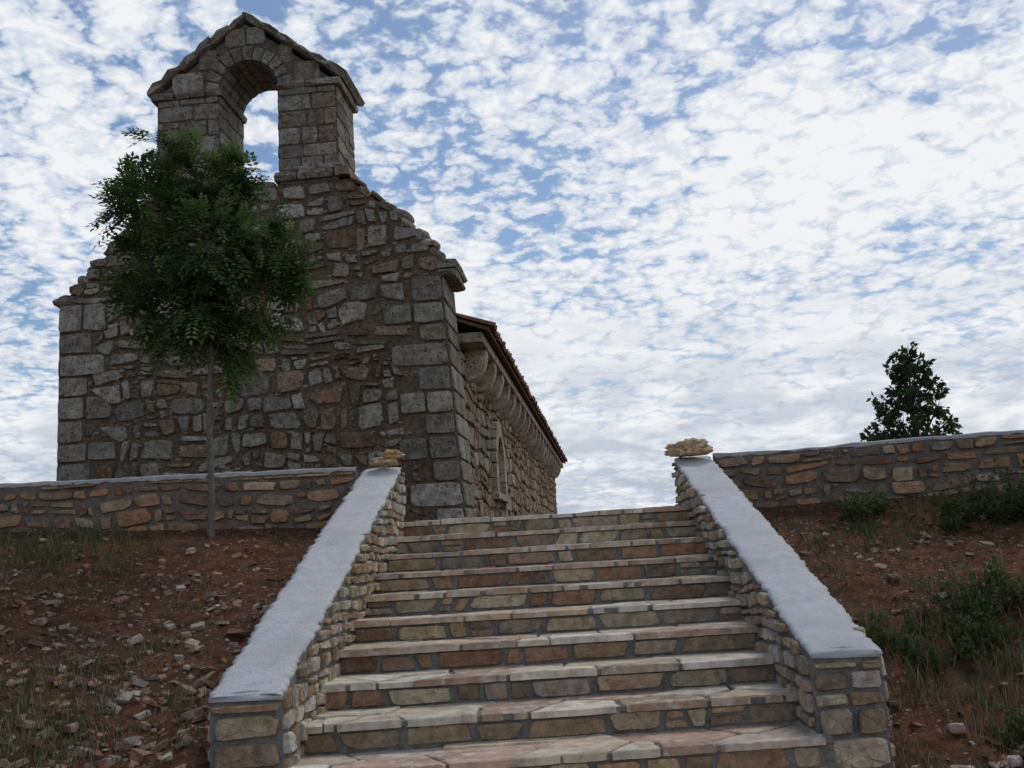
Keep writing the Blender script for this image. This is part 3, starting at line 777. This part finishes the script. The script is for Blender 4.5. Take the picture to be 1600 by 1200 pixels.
dry=[(.22,.17,.11),(.17,.13,.08),(.28,.23,.15),(.13,.1,.065)]; grn=[(.1,.12,.05),(.12,.14,.06),(.075,.095,.04)]
k=0
while k<480:
    x=U(-6,6); y=U(4.2,9.4)
    if not okpos(x,y): continue
    k+=1
    if nz(x*1.1,y*1.1,3)+.05>0: tuft(x,y,int(U(6,22)),U(.03,.08),U(.02,.08),dry if R()<.6 else grn)
for (cx,cy,sx,sy,kk,h,cols) in ((-4.3,8.3,.5,.25,90,.13,grn+dry[:1]),(-3.1,5.9,.6,.5,100,.09,grn+dry),(-2.9,5.3,.4,.3,100,.1,dry+grn),(2.7,6.9,.5,.4,80,.17,grn+dry),(3.3,8.9,.6,.2,60,.1,grn),(2.2,6.2,.4,.5,40,.1,dry),(-4.2,6.8,.5,.6,60,.08,dry+grn),(2.9,6.2,.4,.4,50,.13,grn+dry),(2.6,8.2,.5,.5,30,.08,grn+dry)):
    for i in range(kk): tuft(random.gauss(cx,sx),random.gauss(cy,sy),18,h,.05,cols)
gs.build("grass",M_leaf)

# ---------------------------------------------------------------- sky and light
w=bpy.data.worlds.new("World"); bpy.context.scene.world=w; w.use_nodes=True; nt=w.node_tree; nt.nodes.clear(); L=nt.links.new
SE,SR=math.radians(58),math.radians(22)
out=nd(nt,'ShaderNodeOutputWorld')
sky=nd(nt,'ShaderNodeTexSky',sky_type='NISHITA',sun_disc=False,sun_elevation=SE,sun_rotation=SR)
bg1=nd(nt,'ShaderNodeBackground'); bg1.inputs[1].default_value=.095
hs=nd(nt,'ShaderNodeHueSaturation'); hs.inputs['Saturation'].default_value=1.2; L(sky.outputs[0],hs.inputs['Color']); L(hs.outputs[0],bg1.inputs[0])
tc=nd(nt,'ShaderNodeTexCoord'); sx=nd(nt,'ShaderNodeSeparateXYZ'); L(tc.outputs['Generated'],sx.inputs[0])
def mth(op,a,b=None,c=None,clamp=False):
    n=nd(nt,'ShaderNodeMath',operation=op); n.use_clamp=clamp
    for i,q in enumerate((a,b,c)):
        if q is None: continue
        if isinstance(q,(int,float)): n.inputs[i].default_value=q
        else: L(q,n.inputs[i])
    return n.outputs[0]
zc=mth('MAXIMUM',sx.outputs[2],0.0); den=mth('ADD',zc,.2)
px=mth('DIVIDE',sx.outputs[0],den); py=mth('DIVIDE',sx.outputs[1],den)
cx=nd(nt,'ShaderNodeCombineXYZ'); L(px,cx.inputs[0]); L(py,cx.inputs[1])
def NO(s,d,r,dist=0,off=0):
    mp=nd(nt,'ShaderNodeMapping'); mp.inputs['Location'].default_value=(off,off*.7,0); L(cx.outputs[0],mp.inputs[0])
    n=nd(nt,'ShaderNodeTexNoise',noise_dimensions='2D'); n.inputs['Scale'].default_value=s; n.inputs['Detail'].default_value=d; n.inputs['Roughness'].default_value=r; n.inputs['Distortion'].default_value=dist
    L(mp.outputs[0],n.inputs['Vector']); return n.outputs[0]
nA=NO(13,5,.62,.2); nB=NO(1.7,3,.6,0,3.3)
vo=nd(nt,'ShaderNodeTexVoronoi',feature='SMOOTH_F1',voronoi_dimensions='2D'); vo.inputs['Scale'].default_value=24; vo.inputs['Smoothness'].default_value=.4
wv=nd(nt,'ShaderNodeVectorMath',operation='ADD'); nv3=nd(nt,'ShaderNodeTexNoise',noise_dimensions='2D'); nv3.inputs['Scale'].default_value=16; nv3.inputs['Detail'].default_value=3; nv3.inputs['Roughness'].default_value=.65; L(cx.outputs[0],nv3.inputs['Vector'])
sc3=nd(nt,'ShaderNodeVectorMath',operation='SCALE'); L(nv3.outputs['Color'],sc3.inputs[0]); sc3.inputs['Scale'].default_value=.1
L(cx.outputs[0],wv.inputs[0]); L(sc3.outputs[0],wv.inputs[1]); L(wv.outputs[0],vo.inputs['Vector'])
puff=mth('SUBTRACT',1.0,vo.outputs['Distance'])
f=mth('MULTIPLY',nA,.8); f=mth('MULTIPLY_ADD',puff,.52,f); f=mth('MULTIPLY_ADD',nB,1.0,f)
low=mth('SUBTRACT',.42,zc); f=mth('MULTIPLY_ADD',low,.6,f)
f=mth('MULTIPLY_ADD',sx.outputs[0],.22,f)
mk=nd(nt,'ShaderNodeMapRange',interpolation_type='SMOOTHSTEP'); mk.inputs[1].default_value=.93; mk.inputs[2].default_value=1.2; L(f,mk.inputs[0])
den_=nd(nt,'ShaderNodeMapRange'); den_.inputs[1].default_value=1.05; den_.inputs[2].default_value=1.42; L(f,den_.inputs[0])
c1=nd(nt,'ShaderNodeMix',data_type='RGBA'); L(den_.outputs[0],c1.inputs[0]); c1.inputs[6].default_value=(.54,.64,.80,1); c1.inputs[7].default_value=(.95,.97,1.0,1)
sh=NO(3.6,4,.6,.2,11); lowf=nd(nt,'ShaderNodeMapRange',interpolation_type='SMOOTHSTEP'); lowf.inputs[1].default_value=.3; lowf.inputs[2].default_value=.02; L(sx.outputs[2],lowf.inputs[0])
shr=nd(nt,'ShaderNodeMapRange'); shr.inputs[1].default_value=.36; shr.inputs[2].default_value=.6; L(sh,shr.inputs[0])
gf=mth('MULTIPLY',lowf.outputs[0],shr.outputs[0]); gf=mth('MULTIPLY',gf,.9)
c2=nd(nt,'ShaderNodeMix',data_type='RGBA'); L(gf,c2.inputs[0]); L(c1.outputs[2],c2.inputs[6]); c2.inputs[7].default_value=(.46,.53,.65,1)
bg2=nd(nt,'ShaderNodeBackground'); bg2.inputs[1].default_value=.93; L(c2.outputs[2],bg2.inputs[0])
mxs=nd(nt,'ShaderNodeMixShader'); L(mk.outputs[0],mxs.inputs[0]); L(bg1.outputs[0],mxs.inputs[1]); L(bg2.outputs[0],mxs.inputs[2]); L(mxs.outputs[0],out.inputs[0])
w.cycles.sampling_method='MANUAL'; w.cycles.sample_map_resolution=512
sl=bpy.data.lights.new("sun","SUN"); sl.energy=1.15; sl.angle=math.radians(16); sl.color=(1,.95,.88)
so=bpy.data.objects.new("sun",sl); bpy.context.scene.collection.objects.link(so)
dv=Vector((math.sin(SR)*math.cos(SE),math.cos(SR)*math.cos(SE),math.sin(SE))); so.rotation_euler=dv.to_track_quat('Z','Y').to_euler(); so.location=dv*50

# ---------------------------------------------------------------- camera
cam=bpy.data.cameras.new("camera"); cam.lens=36; cam.sensor_width=36; cam.clip_end=5000; cam.clip_start=.05
co=bpy.data.objects.new("camera",cam); bpy.context.scene.collection.objects.link(co)
Mx=Matrix.Rotation(math.radians(1.8),4,'Z')@Matrix.Rotation(math.radians(90+9.5),4,'X')@Matrix.Rotation(math.radians(-3.3),4,'Z')
co.matrix_world=Mx
sc=bpy.context.scene; sc.camera=co
sc.view_settings.view_transform='Standard'; sc.view_settings.look='None'; sc.view_settings.exposure=0
